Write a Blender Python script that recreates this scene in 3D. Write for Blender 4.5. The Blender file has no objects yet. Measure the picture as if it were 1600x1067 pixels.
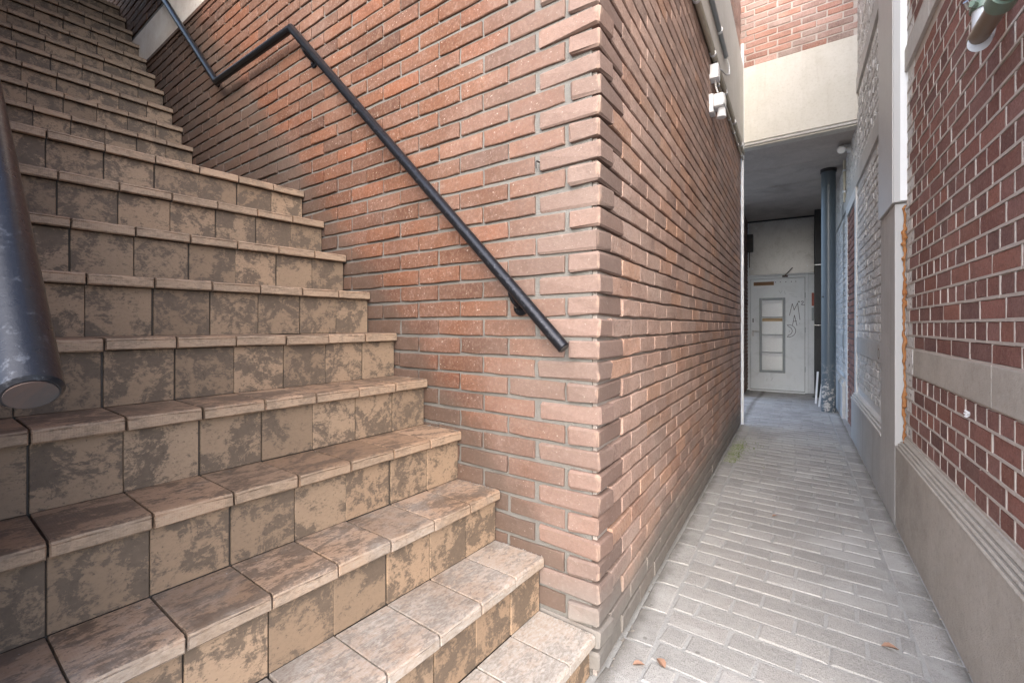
import bpy, bmesh, math, random
import numpy as np
from mathutils import Vector, Matrix

rng = random.Random(7)
sc = bpy.context.scene
COL = sc.collection

# ------------------------------------------------------------------ camera, sky, sun, exposure
PHI = math.radians(36.616)            # stairs run square to the world axes; camera turned left of +Y
AL = math.radians(5.154)              # the alley leans a little from +Y
CAM = Vector((0.644, -1.326, 1.112))
FPX, U0, V0 = 724.0, 800.0, 508.5
cd = bpy.data.cameras.new('camera'); cam = bpy.data.objects.new('camera', cd); COL.objects.link(cam)
cam.location = CAM; cam.rotation_euler = (math.pi/2, 0, PHI)
cd.sensor_width = 36; cd.lens = 36*FPX/1600; cd.shift_y = -25/1600
cd.clip_start = 0.02; cd.clip_end = 4000
sc.camera = cam

SUN_EL, SUN_AZ = math.radians(34), math.radians(157)      # azimuth clockwise from +Y
w = bpy.data.worlds.new('World'); sc.world = w; w.use_nodes = True
nt = w.node_tree
sky = nt.nodes.new('ShaderNodeTexSky'); sky.sky_type = 'NISHITA'; sky.sun_disc = False
sky.sun_elevation = SUN_EL; sky.sun_rotation = SUN_AZ; sky.dust_density = 2.2; sky.air_density = 0.8; sky.ozone_density = 0.6
bg = nt.nodes['Background']; bg.inputs['Strength'].default_value = 0.15
nt.links.new(sky.outputs[0], bg.inputs['Color'])
sl = bpy.data.lights.new('sun', 'SUN'); sl.energy = 1.5; sl.angle = math.radians(85); sl.color = (1, .985, .965)
so = bpy.data.objects.new('sun', sl); COL.objects.link(so)
sd = Vector((math.sin(SUN_AZ)*math.cos(SUN_EL), math.cos(SUN_AZ)*math.cos(SUN_EL), math.sin(SUN_EL)))
so.rotation_euler = sd.to_track_quat('Z', 'Y').to_euler()
sc.view_settings.view_transform = 'Standard'; sc.view_settings.look = 'None'
sc.view_settings.gamma = 1.0; sc.view_settings.use_curve_mapping = False
sc.view_settings.exposure = 2.12
sc.cycles.max_bounces = 10; sc.cycles.diffuse_bounces = 7
sc.cycles.use_denoising = True

# ------------------------------------------------------------------ geometry helpers
Fv = Vector((-math.sin(PHI), math.cos(PHI), 0)); Rv = Vector((math.cos(PHI), math.sin(PHI), 0))
Av = Vector((-math.sin(AL), math.cos(AL), 0)); Bv = Vector((math.cos(AL), math.sin(AL), 0))
def W(a, b, z=0.0):
    p = Av*a + Bv*b; return Vector((p.x, p.y, z))
def shows(p):
    q = Vector(p) - CAM; d = q.dot(Fv)
    if d < 0.05: return None
    return (U0 + FPX*q.dot(Rv)/d, V0 - FPX*q.z/d, d)
def area(pts):
    s = [shows(p) for p in pts]
    if any(x is None for x in s): return 0
    cx = sum(x[0] for x in s)/len(s); cy = sum(x[1] for x in s)/len(s)
    if not (-20 < cx < 1620 and -20 < cy < 1090): return 0
    return abs(sum(s[i][0]*s[(i+1) % len(s)][1] - s[(i+1) % len(s)][0]*s[i][1] for i in range(len(s))))/2
class MB:
    def __init__(s): s.v = []; s.f = []; s.r = []
    def add(s, v, f, M=None, r=0.0):
        n = len(s.v); s.v += [tuple(M @ Vector(p)) if M is not None else tuple(p) for p in v]
        s.f += [tuple(i+n for i in q) for q in f]; s.r += [r]*len(f)
    def box(s, x0, x1, y0, y1, z0, z1, M=None, r=0.0):
        s.add([(x0,y0,z0),(x1,y0,z0),(x1,y1,z0),(x0,y1,z0),(x0,y0,z1),(x1,y0,z1),(x1,y1,z1),(x0,y1,z1)],
              [(3,2,1,0),(4,5,6,7),(0,1,5,4),(1,2,6,5),(2,3,7,6),(3,0,4,7)], M, r)
    def tube(s, path, rad, n=16, caps=True, bev=0.0):
        P = [Vector(p) for p in path]; rads = [rad]*len(P) if not hasattr(rad, '__len__') else list(rad)
        rings = []
        t0 = (P[1]-P[0]).normalized(); up = Vector((0,1,0)) if abs(t0.y) < .9 else Vector((0,0,1))
        for i, p in enumerate(P):
            if i == 0: t = t0; k = 1; m = t
            elif i == len(P)-1: t = (P[i]-P[i-1]).normalized(); m = t
            else:
                ta = (P[i]-P[i-1]).normalized(); tb = (P[i+1]-P[i]).normalized(); m = (ta+tb).normalized(); t = ta
            u = (up - t*up.dot(t)).normalized(); v = t.cross(u)
            ring = []
            for j in range(n):
                a = 2*math.pi*j/n; q = u*math.cos(a)+v*math.sin(a)
                q = q*rads[i]
                q = q - t*(q.dot(m)/max(.2, t.dot(m)))       # slide on to the mitre plane
                ring.append(p+q)
            rings.append(ring)
            if i < len(P)-1:
                tn = (P[i+1]-P[i]).normalized(); up = (up - tn*up.dot(tn)).normalized()
        if bev:
            for e, d in ((0, 1), (-1, -1)):
                pass
        vs = [q for r in rings for q in r]; fs = []
        for i in range(len(rings)-1):
            for j in range(n): fs.append((i*n+j, i*n+(j+1) % n, (i+1)*n+(j+1) % n, (i+1)*n+j))
        if caps: fs.append(tuple(range(n-1, -1, -1))); fs.append(tuple(range((len(rings)-1)*n, len(rings)*n)))
        s.add(vs, fs)
    def mesh(s, name, attr=False):
        m = bpy.data.meshes.new(name); m.from_pydata(s.v, [], s.f); m.update()
        if attr:
            a = m.attributes.new('rnd', 'FLOAT', 'FACE'); a.data.foreach_set('value', s.r)
        return m
    def build(s, name, mat, parent=None, smooth=False, attr=False, bevel=0.0, seg=2):
        me = s.mesh(name, attr)
        o = link(name, me, mat, parent)
        if bevel: bevel_mesh(me, bevel, seg)
        if smooth: smooth_mesh(me)
        return o
def bevel_mesh(me, w, seg=2):
    bm = bmesh.new(); bm.from_mesh(me); bmesh.ops.recalc_face_normals(bm, faces=bm.faces)
    bmesh.ops.bevel(bm, geom=[e for e in bm.edges if e.calc_face_angle(0) > .5], offset=w, segments=seg, affect='EDGES', profile=.6)
    bm.to_mesh(me); bm.free()
def smooth_mesh(me, ang=35):
    me.shade_smooth()
    try: me.set_sharp_from_angle(angle=math.radians(ang))
    except Exception: pass
def link(name, me, mat, parent=None):
    o = bpy.data.objects.new(name, me); COL.objects.link(o)
    if me is not None and mat is not None:
        if len(me.materials) == 0: me.materials.append(mat)
        elif me.materials[0] != mat:
            o.material_slots[0].link = 'OBJECT'; o.material_slots[0].material = mat
    if parent is not None: o.parent = parent
    return o
def tag(o, label, cat, group=None):
    o['label'] = label; o['category'] = cat
    if group: o['group'] = group
    return o
def thing(name, label, cat, loc=(0,0,0), rz=0.0, group=None):
    o = bpy.data.objects.new(name, None); COL.objects.link(o); o.empty_display_size = .1
    o.location = loc; o.rotation_euler = (0,0,rz); return tag(o, label, cat, group)
def structure(o): o['kind'] = 'structure'; return o
def stuff(o): o['kind'] = 'stuff'; return o

# ------------------------------------------------------------------ materials
class G:
    def __init__(s, name):
        s.m = bpy.data.materials.new(name); s.m.use_nodes = True; s.nt = s.m.node_tree
        s.b = s.nt.nodes['Principled BSDF']; s._pos = None
    def n(s, t): return s.nt.nodes.new(t)
    def put(s, sock, v):
        if v is None: return
        if isinstance(v, bpy.types.NodeSocket): s.nt.links.new(v, sock)
        elif isinstance(v, (tuple, list)) and len(v) == 3 and sock.type == 'RGBA': sock.default_value = (*v, 1)
        else: sock.default_value = v
    @property
    def pos(s):
        if s._pos is None: s._pos = s.n('ShaderNodeNewGeometry').outputs['Position']
        return s._pos
    def xyz(s):
        q = s.n('ShaderNodeSeparateXYZ'); s.put(q.inputs[0], s.pos); return q.outputs
    def rnd(s):
        oi = s.n('ShaderNodeObjectInfo'); at = s.n('ShaderNodeAttribute'); at.attribute_name = 'rnd'
        return s.math('FRACT', s.math('ADD', oi.outputs['Random'], at.outputs['Fac']))
    def shift(s, r, k=17.0):
        c = s.n('ShaderNodeCombineXYZ')
        for i, f in enumerate((k, k*1.7, k*.6)): s.put(c.inputs[i], s.math('MULTIPLY', r, f))
        v = s.n('ShaderNodeVectorMath'); s.put(v.inputs[0], s.pos); s.put(v.inputs[1], c.outputs[0]); return v.outputs[0]
    def scale(s, vec, sx, sy, sz):
        v = s.n('ShaderNodeVectorMath'); v.operation = 'MULTIPLY'; s.put(v.inputs[0], vec); v.inputs[1].default_value = (sx,sy,sz); return v.outputs[0]
    def noise(s, sc_, det=4, rough=.55, vec=None, dist=0.0):
        t = s.n('ShaderNodeTexNoise'); s.put(t.inputs['Vector'], vec if vec is not None else s.pos)
        t.inputs['Scale'].default_value = sc_; t.inputs['Detail'].default_value = det
        t.inputs['Roughness'].default_value = rough; t.inputs['Distortion'].default_value = dist
        return t.outputs['Fac']
    def voro(s, sc_, vec=None):
        t = s.n('ShaderNodeTexVoronoi'); s.put(t.inputs['Vector'], vec if vec is not None else s.pos); t.inputs['Scale'].default_value = sc_
        return t.outputs['Distance']
    def ramp(s, fac, stops, interp='LINEAR'):
        r = s.n('ShaderNodeValToRGB'); s.put(r.inputs[0], fac); e = r.color_ramp; e.interpolation = interp
        while len(e.elements) > 1: e.elements.remove(e.elements[-1])
        for i, (p, c) in enumerate(stops):
            el = e.elements[0] if i == 0 else e.elements.new(p)
            el.position = p; el.color = (*c, 1) if hasattr(c, '__len__') else (c,c,c,1)
        return r.outputs[0]
    def step(s, fac, lo, hi):
        m = s.n('ShaderNodeMapRange'); m.interpolation_type = 'SMOOTHSTEP'; s.put(m.inputs[0], fac)
        m.inputs[1].default_value = lo; m.inputs[2].default_value = hi; return m.outputs[0]
    def math(s, op, a, b=None):
        m = s.n('ShaderNodeMath'); m.operation = op; s.put(m.inputs[0], a)
        if b is not None: s.put(m.inputs[1], b)
        return m.outputs[0]
    def mix(s, fac, a, b, mode='MIX'):
        m = s.n('ShaderNodeMix'); m.data_type = 'RGBA'; m.blend_type = mode
        s.put(m.inputs[0], fac); s.put(m.inputs[6], a); s.put(m.inputs[7], b); return m.outputs[2]
    def bump(s, h, st=.5, d=.003, nrm=None):
        b = s.n('ShaderNodeBump'); b.inputs['Strength'].default_value = st; b.inputs['Distance'].default_value = d
        s.put(b.inputs['Height'], h); s.put(b.inputs['Normal'], nrm); return b.outputs[0]
    def out(s, col, rough=.8, nrm=None, metal=0.0, spec=.4, coat=0.0):
        s.put(s.b.inputs['Base Color'], col); s.put(s.b.inputs['Roughness'], rough); s.put(s.b.inputs['Normal'], nrm)
        s.b.inputs['Metallic'].default_value = metal; s.b.inputs['Specular IOR Level'].default_value = spec
        s.b.inputs['Coat Weight'].default_value = coat
        return s.m

def brick_mat(name, cols, speck=.5, pale=(.42,.33,.28), pale_amt=.25, bumpy=.5, low_grey=False, corner=False, grain=1.0, tone0=.78, stair_dark=False):
    g = G(name); r = g.rnd(); v = g.shift(r)
    k = len(cols); base = g.ramp(r, [(i/k, c) for i, c in enumerate(cols)], 'CONSTANT')
    tone = g.math('ADD', tone0, g.math('MULTIPLY', g.math('FRACT', g.math('MULTIPLY', r, 37.7)), .30)); base = g.mix(1.0, base, tone, 'MULTIPLY')
    n1 = g.noise(7, 5, .6, v, .6); n2 = g.noise(38, 6, .65, v); n3 = g.noise(190, 3, .6)
    c = g.mix(g.math('MULTIPLY', g.step(n1, .35, .75), .55), base, g.mix(.5, base, (.05,.025,.02)), 'MIX')
    c = g.mix(g.math('MULTIPLY', g.step(n2, .5, .78), .6), c, g.mix(.5, base, pale))
    c = g.mix(g.math('MULTIPLY', g.step(g.noise(2.3, 4, .6), .42, .72), pale_amt), c, pale)
    c = g.mix(g.math('MULTIPLY', g.step(n3, .52, .66), .5*grain), c, g.mix(.6, c, (.04,.025,.02)))
    g4 = g.noise(85, 5, .7, v); c = g.mix(g.math('MULTIPLY', g.step(g4, .5, .68), .55*grain), c, g.mix(.45, c, pale)); c = g.mix(g.math('MULTIPLY', g.step(g4, .5, .34), .5*grain), c, g.mix(.55, c, (.05,.03,.025)))
    c = g.mix(g.math('MULTIPLY', g.step(g.noise(120, 2, .5, v), .68, .74), speck), c, (.62,.55,.48))
    if corner:      # knocked and rubbed arris of the corner, salmon where the face has come off
        x, y, z = g.xyz()
        d = g.math('MAXIMUM', g.math('ABSOLUTE', x), g.math('ABSOLUTE', y))
        nn = g.math('ADD', d, g.math('MULTIPLY', g.math('SUBTRACT', g.noise(16, 5, .6), .5), .09))
        c = g.mix(g.math('MULTIPLY', g.math('SUBTRACT', 1.0, g.step(nn, .0, .012)), .85), c, (.40,.27,.20))
        far = g.math('ADD', g.math('ABSOLUTE', x), g.math('MULTIPLY', g.math('SUBTRACT', g.noise(3, 4, .6), .5), .9))
        c = g.mix(g.math('MULTIPLY', g.math('SUBTRACT', 1.0, g.step(far, .05, .75)), .8), c, g.mix(.7, c, (.185,.140,.121)))
    if stair_dark:       # bricks darker close above the pitch line of the steps
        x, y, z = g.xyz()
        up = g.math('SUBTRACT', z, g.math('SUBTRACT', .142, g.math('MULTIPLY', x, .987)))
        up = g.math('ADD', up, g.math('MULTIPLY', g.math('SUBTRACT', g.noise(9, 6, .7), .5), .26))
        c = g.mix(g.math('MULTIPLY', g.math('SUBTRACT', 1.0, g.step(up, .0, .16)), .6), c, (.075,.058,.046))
    if low_grey:
        x, y, z = g.xyz()
        zz = g.math('ADD', z, g.math('MULTIPLY', g.math('SUBTRACT', g.noise(2.5, 5, .65), .5), .28))
        c = g.mix(g.math('MULTIPLY', g.math('SUBTRACT', 1.0, g.step(zz, .10, .36)), .9), c, g.mix(n2, (.13,.125,.115), (.22,.21,.195)))
    h = g.math('ADD', g.math('MULTIPLY', n2, .7), g.math('MULTIPLY', n3, .45))
    return g.out(c, .9, g.bump(h, bumpy, .006), spec=.25)
def mortar_mat(name, a, b, bumpy=.6):
    g = G(name); n = g.noise(9, 5, .6); f = g.noise(240, 3, .6)
    c = g.mix(n, a, b); c = g.mix(g.math('MULTIPLY', g.step(f, .58, .7), .45), c, (.10,.095,.09))
    c = g.mix(g.math('MULTIPLY', g.step(g.noise(1.7, 4, .6), .5, .75), .4), c, (.15,.13,.115))
    return g.out(c, .95, g.bump(g.math('ADD', f, g.noise(60, 4, .6)), bumpy, .006), spec=.2)
def concrete(name, a, b, stain=(.2,.17,.14), st=.35, fine=220, bumpy=.35, streak=False, rough=.9):
    g = G(name); n = g.noise(4, 6, .65, None, .5); f = g.noise(fine, 3, .6)
    c = g.mix(g.step(n, .3, .7), a, b)
    v = g.scale(g.pos, 9, 9, .9) if streak else g.pos
    c = g.mix(g.math('MULTIPLY', g.step(g.noise(1.6 if not streak else 1.0, 6, .65, v, .4), .48, .75), st), c, stain)
    c = g.mix(g.math('MULTIPLY', g.step(f, .55, .72), .4), c, g.mix(.5, b, stain))
    md = g.noise(48, 6, .7); c = g.mix(g.math('MULTIPLY', g.step(md, .5, .7), .5), c, g.mix(.55, c, stain)); c = g.mix(g.math('MULTIPLY', g.step(md, .46, .3), .35), c, g.mix(.4, c, (.75,.73,.7)))
    return g.out(c, rough, g.bump(g.math('ADD', f, g.noise(30, 5, .6)), bumpy, .005), spec=.25)
def paint(name, col, rough=.4, dirt=(.25,.22,.19), d=.25, metal=0.0, chips=None, coat=0.0, low=None):
    g = G(name); n = g.noise(5, 6, .65, None, .6)
    c = g.mix(g.math('MULTIPLY', g.step(n, .45, .8), d), col, dirt)
    if chips:
        ch = g.step(g.noise(26, 6, .7, None, .8), .64, .67)
        if low is not None:
            z = g.xyz()[2]; ch = g.math('MULTIPLY', g.step(g.noise(22, 6, .7, None, .8), .52, .55), g.math('SUBTRACT', 1.0, g.step(g.math('ADD', z, g.math('MULTIPLY', g.noise(6, 3), .5)), low*.5, low)))
        c = g.mix(ch, c, chips)
    rr = g.math('ADD', rough, g.math('MULTIPLY', g.math('SUBTRACT', g.noise(40, 5, .65), .5), .3))
    return g.out(c, rr, g.bump(g.noise(90, 4, .6), .12, .002), metal, .5, coat)

M = {}
M['brick_stair'] = brick_mat('brick_stair', [(.195,.084,.046),(.17,.078,.046),(.205,.09,.051),(.185,.085,.050),(.165,.08,.051),(.195,.096,.062),(.145,.072,.046),(.215,.085,.045)], pale_amt=.2, pale=(.31,.235,.20), corner=True, tone0=.56, stair_dark=True)
M['brick_corner'] = brick_mat('brick_corner', [(.22,.125,.095),(.19,.115,.09),(.235,.14,.11),(.20,.125,.10),(.25,.13,.092)], pale=(.33,.26,.22), pale_amt=.3, corner=True, low_grey=True, tone0=.72)
M['brick_alley'] = brick_mat('brick_alley', [(.40,.265,.21),(.36,.245,.20),(.42,.285,.23),(.41,.25,.185),(.37,.26,.215),(.43,.265,.19),(.34,.235,.195),(.44,.305,.25)], pale=(.45,.38,.34), low_grey=True, bumpy=.8)
M['brick_red'] = brick_mat('brick_red', [(.255,.118,.096),(.285,.132,.108),(.22,.112,.097),(.31,.15,.122),(.245,.122,.105),(.21,.114,.102),(.295,.132,.10),(.27,.14,.122)], pale=(.33,.22,.19), pale_amt=.22, speck=.3, bumpy=.9)
M['brick_infill'] = brick_mat('brick_infill', [(.27,.13,.10),(.24,.12,.095),(.29,.15,.12)], pale_amt=.2)
M['brick_pale'] = brick_mat('brick_pale', [(.42,.22,.17),(.40,.26,.22),(.46,.24,.18),(.38,.27,.23),(.47,.30,.25)], pale=(.5,.42,.37), pale_amt=.4)
M['brick_dim'] = brick_mat('brick_dim', [(.22,.13,.105),(.19,.115,.095),(.25,.15,.12)])
M['mortar_grey'] = mortar_mat('mortar_grey', (.135,.130,.120), (.195,.188,.175))
M['mortar_alley'] = mortar_mat('mortar_alley', (.27,.235,.215), (.36,.325,.30))
M['mortar_light'] = mortar_mat('mortar_light', (.44,.385,.345), (.54,.485,.44), .4)
M['mortar_white'] = mortar_mat('mortar_white', (.66,.65,.63), (.76,.75,.73), .5)
def whitewash():
    g = G('whitewash'); r = g.rnd(); v = g.shift(r)
    base = g.mix(r, (.62,.61,.59), (.74,.73,.71))
    n = g.noise(30, 6, .7, v, .7)
    c = g.mix(g.step(n, .53, .63), base, g.mix(g.noise(9, 3), (.20,.165,.15), (.33,.31,.29)))
    c = g.mix(g.math('MULTIPLY', g.step(g.noise(2, 4), .45, .7), .35), c, (.36,.34,.31))
    return g.out(c, .85, g.bump(g.math('ADD', n, g.noise(160, 3)), .9, .007), spec=.25)
M['whitewash'] = whitewash()
def tile(name, light, dark, red, top):
    g = G(name); r = g.rnd(); v = g.shift(r, 23.0)
    st = g.scale(v, 1, 1, 1) if not top else g.scale(v, 1.5, .75, 1)
    n = g.noise(15, 14, .80, st, .9); n2 = g.noise(75, 8, .75, g.scale(st, 1, 1, 1.8), .5); big = g.noise(6.5, 4, .6, st, 1.2)
    thr = g.math('ADD', g.math('MULTIPLY', n, .55), g.math('ADD', g.math('MULTIPLY', n2, .28), g.math('MULTIPLY', big, .42)))
    base = g.mix(r, light, g.mix(.5, light, red)); base = g.mix(1.0, base, g.math('ADD', .74, g.math('MULTIPLY', g.math('FRACT', g.math('MULTIPLY', r, 53.1)), .36)), 'MULTIPLY')
    base = g.mix(g.math('MULTIPLY', g.step(n2, .42, .7), .35), base, g.mix(.5, base, dark))
    c = g.mix(g.math('MULTIPLY', g.step(thr, .600, .655), .86), base, g.mix(g.noise(60, 4), dark, g.mix(.35, dark, light)))
    c = g.mix(g.math('MULTIPLY', g.step(g.noise(150, 2, .5), .66, .72), .6), c, (.06,.045,.035))
    if top:     # worn front lip, its glaze rubbed paler
        nx_ = g.n('ShaderNodeSeparateXYZ'); g.put(nx_.inputs[0], g.n('ShaderNodeNewGeometry').outputs['True Normal'])
        c = g.mix(g.math('MULTIPLY', g.step(nx_.outputs[0], .6, .95), g.ramp(n2, [(.35, .8), (.65, .35)])), c, (.36,.265,.185))
    h = g.math('ADD', g.math('MULTIPLY', thr, -.8), g.math('MULTIPLY', g.noise(140, 4, .6), .35))
    x, y, z = g.xyz()
    if top:     # street dust trodden on to the lowest treads, gone a few steps up
        up = g.math('ADD', z, g.math('MULTIPLY', g.math('SUBTRACT', g.noise(5, 6, .65, None, .5), .5), .75))
        dust = g.math('MULTIPLY', g.math('SUBTRACT', 1.0, g.step(up, .12, .66)), g.ramp(n2, [(.36, .95), (.6, .4)]))
        c = g.mix(dust, c, (.40,.38,.35))
        w1 = g.n('ShaderNodeTexVoronoi'); w1.inputs['Scale'].default_value = 210; w1.inputs['Randomness'].default_value = 0; g.put(w1.inputs['Vector'], g.pos)
        h = g.math('ADD', h, g.math('MULTIPLY', w1.outputs['Distance'], -.35))
    return g.out(c, g.math('ADD', .55, g.math('MULTIPLY', n2, .35)), g.bump(h, .45, .004), spec=.35)
M['tile_riser'] = tile('tile_riser', (.305,.215,.143), (.066,.052,.041), (.265,.175,.11), False)
M['tile_tread'] = tile('tile_tread', (.31,.205,.135), (.062,.043,.031), (.22,.125,.07), True)
M['grout'] = mortar_mat('grout', (.055,.045,.036), (.085,.07,.057), .3)
def paver():
    g = G('paver'); r = g.rnd(); v = g.shift(r, 9.0)
    base = g.ramp(r, [(0,(.32,.315,.305)),(.25,(.365,.358,.345)),(.5,(.34,.33,.318)),(.7,(.39,.382,.37)),(.85,(.30,.295,.287))], 'CONSTANT')
    f = g.noise(260, 3, .65); n = g.noise(22, 6, .65, v)
    c = g.mix(g.math('MULTIPLY', g.step(n, .45, .75), .45), base, (.42,.41,.385))
    c = g.mix(g.math('MULTIPLY', g.step(f, .52, .62), .55), c, (.13,.125,.12)); c = g.mix(g.math('MULTIPLY', g.step(g.noise(110, 4, .7), .56, .66), .45), c, (.15,.145,.14))
    du = g.noise(2.1, 7, .62, None, .8)
    c = g.mix(g.math('MULTIPLY', g.step(du, .46, .68), .75), c, g.mix(f, (.355,.355,.35), (.51,.51,.50)))
    c = g.mix(g.math('MULTIPLY', g.step(g.noise(3.4, 6, .65, g.shift(.37), .6), .6, .74), .4), c, (.17,.16,.15))
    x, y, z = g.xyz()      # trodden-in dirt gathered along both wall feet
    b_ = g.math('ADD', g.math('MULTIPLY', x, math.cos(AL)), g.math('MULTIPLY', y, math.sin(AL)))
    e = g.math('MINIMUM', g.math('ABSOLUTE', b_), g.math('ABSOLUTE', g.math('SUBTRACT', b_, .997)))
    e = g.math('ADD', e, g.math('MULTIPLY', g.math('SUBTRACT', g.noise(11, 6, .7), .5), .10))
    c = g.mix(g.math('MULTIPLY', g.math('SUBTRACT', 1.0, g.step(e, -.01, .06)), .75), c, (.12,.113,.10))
    sp = g.step(g.voro(9, g.shift(.71)), .09, .05); c = g.mix(g.math('MULTIPLY', sp, .55), c, (.11,.105,.10))
    return g.out(c, .92, g.bump(g.math('ADD', f, g.noise(45, 5, .6)), .6, .006), spec=.25)
M['paver'] = paver()
M['joint_sand'] = mortar_mat('joint_sand', (.305,.306,.303), (.41,.412,.406), .7)
M['cream'] = concrete('cream_paint', (.56,.535,.475), (.61,.585,.53), (.36,.32,.26), .3, 160, .15, True)
M['soffit'] = concrete('soffit_concrete', (.44,.395,.35), (.52,.47,.42), (.20,.165,.14), .5, 200, .25)
M['plinth'] = concrete('plinth_render', (.40,.365,.325), (.47,.435,.395), (.20,.18,.16), .45, 190, 1.0)
M['stone'] = concrete('stone_band', (.40,.37,.33), (.47,.44,.395), (.22,.17,.13), .4, 230, .6)
M['pale_stone'] = concrete('pale_stone', (.50,.49,.47), (.57,.56,.53), (.33,.30,.27), .35, 230, .4)
M['pilaster'] = concrete('pilaster_grain', (.44,.435,.425), (.50,.495,.485), (.31,.29,.27), .5, 120, .3, True)
M['plaster'] = concrete('plaster_band', (.56,.49,.42), (.66,.61,.55), (.40,.27,.22), .5, 120, .25)
M['trunk'] = paint('white_trunking', (.42,.425,.43), .45, (.45,.44,.43), .25)
M['trunk_face'] = paint('grey_trunking', (.52,.52,.515), .5, (.42,.41,.40), .3)
M['white'] = paint('white_plastic', (.72,.74,.76), .4, (.45,.43,.4), .2)
M['jamb'] = paint('jamb_paint', (.62,.615,.60), .5, (.35,.31,.28), .35, chips=(.30,.25,.22))
M['cream_tube'] = paint('cream_conduit', (.50,.46,.36), .45, (.2,.17,.13), .3)
M['foam'] = concrete('orange_foam', (.33,.14,.05), (.42,.21,.09), (.26,.10,.04), .5, 120, .9)
def railpaint():
    g = G('black_rail_paint'); n = g.noise(70, 6, .7); b = g.noise(9, 5, .6)
    c = g.mix(g.step(n, .56, .66), (.022,.023,.028), (.050,.053,.062))
    c = g.mix(g.math('MULTIPLY', g.step(g.noise(160, 3, .6), .68, .72), .3), c, (.12,.125,.14))
    c = g.mix(g.math('MULTIPLY', g.step(b, .70, .76), .5), c, (.05,.03,.022))
    rr = g.math('ADD', .14, g.math('MULTIPLY', n, .36))
    return g.out(c, rr, g.bump(n, .3, .002), .65, .3, 0.0)
M['rail'] = railpaint()
M['pipe'] = paint('blue_grey_pipe', (.075,.098,.118), .33, (.08,.10,.11), .4, chips=(.42,.40,.38), low=.95)
M['downpipe'] = paint('grey_downpipe', (.50,.53,.57), .3, (.35,.35,.36), .25)
M['brown_pipe'] = paint('brown_pipe', (.17,.13,.095), .35, (.09,.07,.05), .4)
M['green'] = paint('green_clamp', (.15,.21,.165), .4, (.08,.12,.09), .4)
M['black'] = paint('black_steel', (.018,.018,.019), .45, (.05,.045,.04), .4)
M['dark'] = paint('dark_grey', (.045,.042,.04), .6)
M['door'] = paint('door_paint', (.70,.735,.76), .38, (.38,.39,.39), .35)
M['door_frame'] = paint('door_frame_grey', (.29,.325,.34), .4, (.2,.2,.2), .3)
M['panel'] = paint('transom_panel', (.62,.605,.58), .28, (.30,.27,.235), .5)
M['pane'] = paint('louvre_white', (.62,.65,.67), .25, (.45,.46,.46), .3)
M['amber'] = paint('amber_gap', (.42,.27,.12), .5)
M['bare_wood'] = paint('scraped_wood', (.24,.13,.06), .7, (.10,.05,.025), .6)
M['ink'] = paint('marker_ink', (.035,.035,.05), .5)
M['brown_ink'] = paint('brown_scribble', (.23,.16,.10), .7)
M['steel'] = paint('handle_steel', (.5,.5,.5), .3, metal=.9)
M['rust'] = paint('rusty_iron', (.035,.032,.032), .6, (.20,.075,.03), .85)
M['rail_end'] = paint('rail_end', (.020,.021,.024), .6, (.13,.05,.022), .55)
M['red_sign'] = paint('red_plate', (.42,.09,.055), .5)
M['leaf'] = paint('dry_leaf', (.27,.16,.11), .7, (.13,.07,.045), .7)
M['moss'] = paint('moss', (.12,.145,.04), .9, (.07,.085,.03), .8)
M['grit'] = concrete('grit', (.16,.14,.12), (.34,.32,.29))
M['asphalt'] = concrete('street_ground', (.16,.158,.152), (.22,.215,.208), (.10,.10,.10), .4)
M['blue_frame'] = paint('pale_blue_frame', (.50,.60,.68), .4)
gl = G('door_glass'); M['glass'] = gl.out((.42,.52,.58), .06, None, 0, .8)

# ------------------------------------------------------------------ ground and paving
gb = MB(); gb.add([(-600,-600,-.25),(600,-600,-.25),(600,600,-.25),(-600,600,-.25)], [(0,1,2,3)])
structure(gb.build('ground', M['asphalt']))

def zf(a):
    t = max(0.0, min(1.0, (a-5.9)/2.6)); return -0.14*t*t*(3-2*t)
pv = bpy.data.objects.new('pavement', None); COL.objects.link(pv); structure(pv)
bed = MB(); avs = [-4.6+.25*i for i in range(56)]
vs = []
for a in avs:
    for b in (-.6, 0, .35, .7, 1.06): vs.append(W(a, b if a > -.05 else (b if b > -.1 else -.6), zf(a)-.0026))
bed.add(vs, [(i*5+j, i*5+j+1, i*5+j+6, i*5+j+5) for i in range(len(avs)-1) for j in range(4)])
bed.build('joint_sand', M['joint_sand'], pv)

def slab_mesh(L, Wd, H, c, jit, seed):
    r = random.Random(seed); m = MB(); pts = []
    nx = 3
    ring = [(-L/2+L*i/nx, -Wd/2) for i in range(nx)] + [(L/2, -Wd/2)] + [(L/2, Wd/2-0)] + [(L/2-L*i/nx, Wd/2) for i in range(1, nx)] + [(-L/2, Wd/2)]
    n = len(ring); v = []
    for k, (ins, z) in enumerate(((c*1.6, 0), (0, -c), (0, -H))):
        for (x, y) in ring:
            j = jit*(1 if k < 2 else .3)
            sx = -1 if x > L/2-1e-6 else (1 if x < -L/2+1e-6 else 0); sy = -1 if y > 0 else 1
            v.append((x+sx*ins+r.uniform(-j, j), y+sy*ins+r.uniform(-j, j), z+(r.uniform(-.0008, .0008) if k == 0 else 0)))
    v.append((0, 0, .0006)); f = []
    for i in range(n): f.append((i, (i+1) % n, 3*n)[::1])
    for k in range(2):
        for i in range(n): f.append((k*n+i, (k+1)*n+i, (k+1)*n+(i+1) % n, k*n+(i+1) % n))
    m.v = v; m.f = f; m.r = [0]*len(f); return m
slabs = {}
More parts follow.
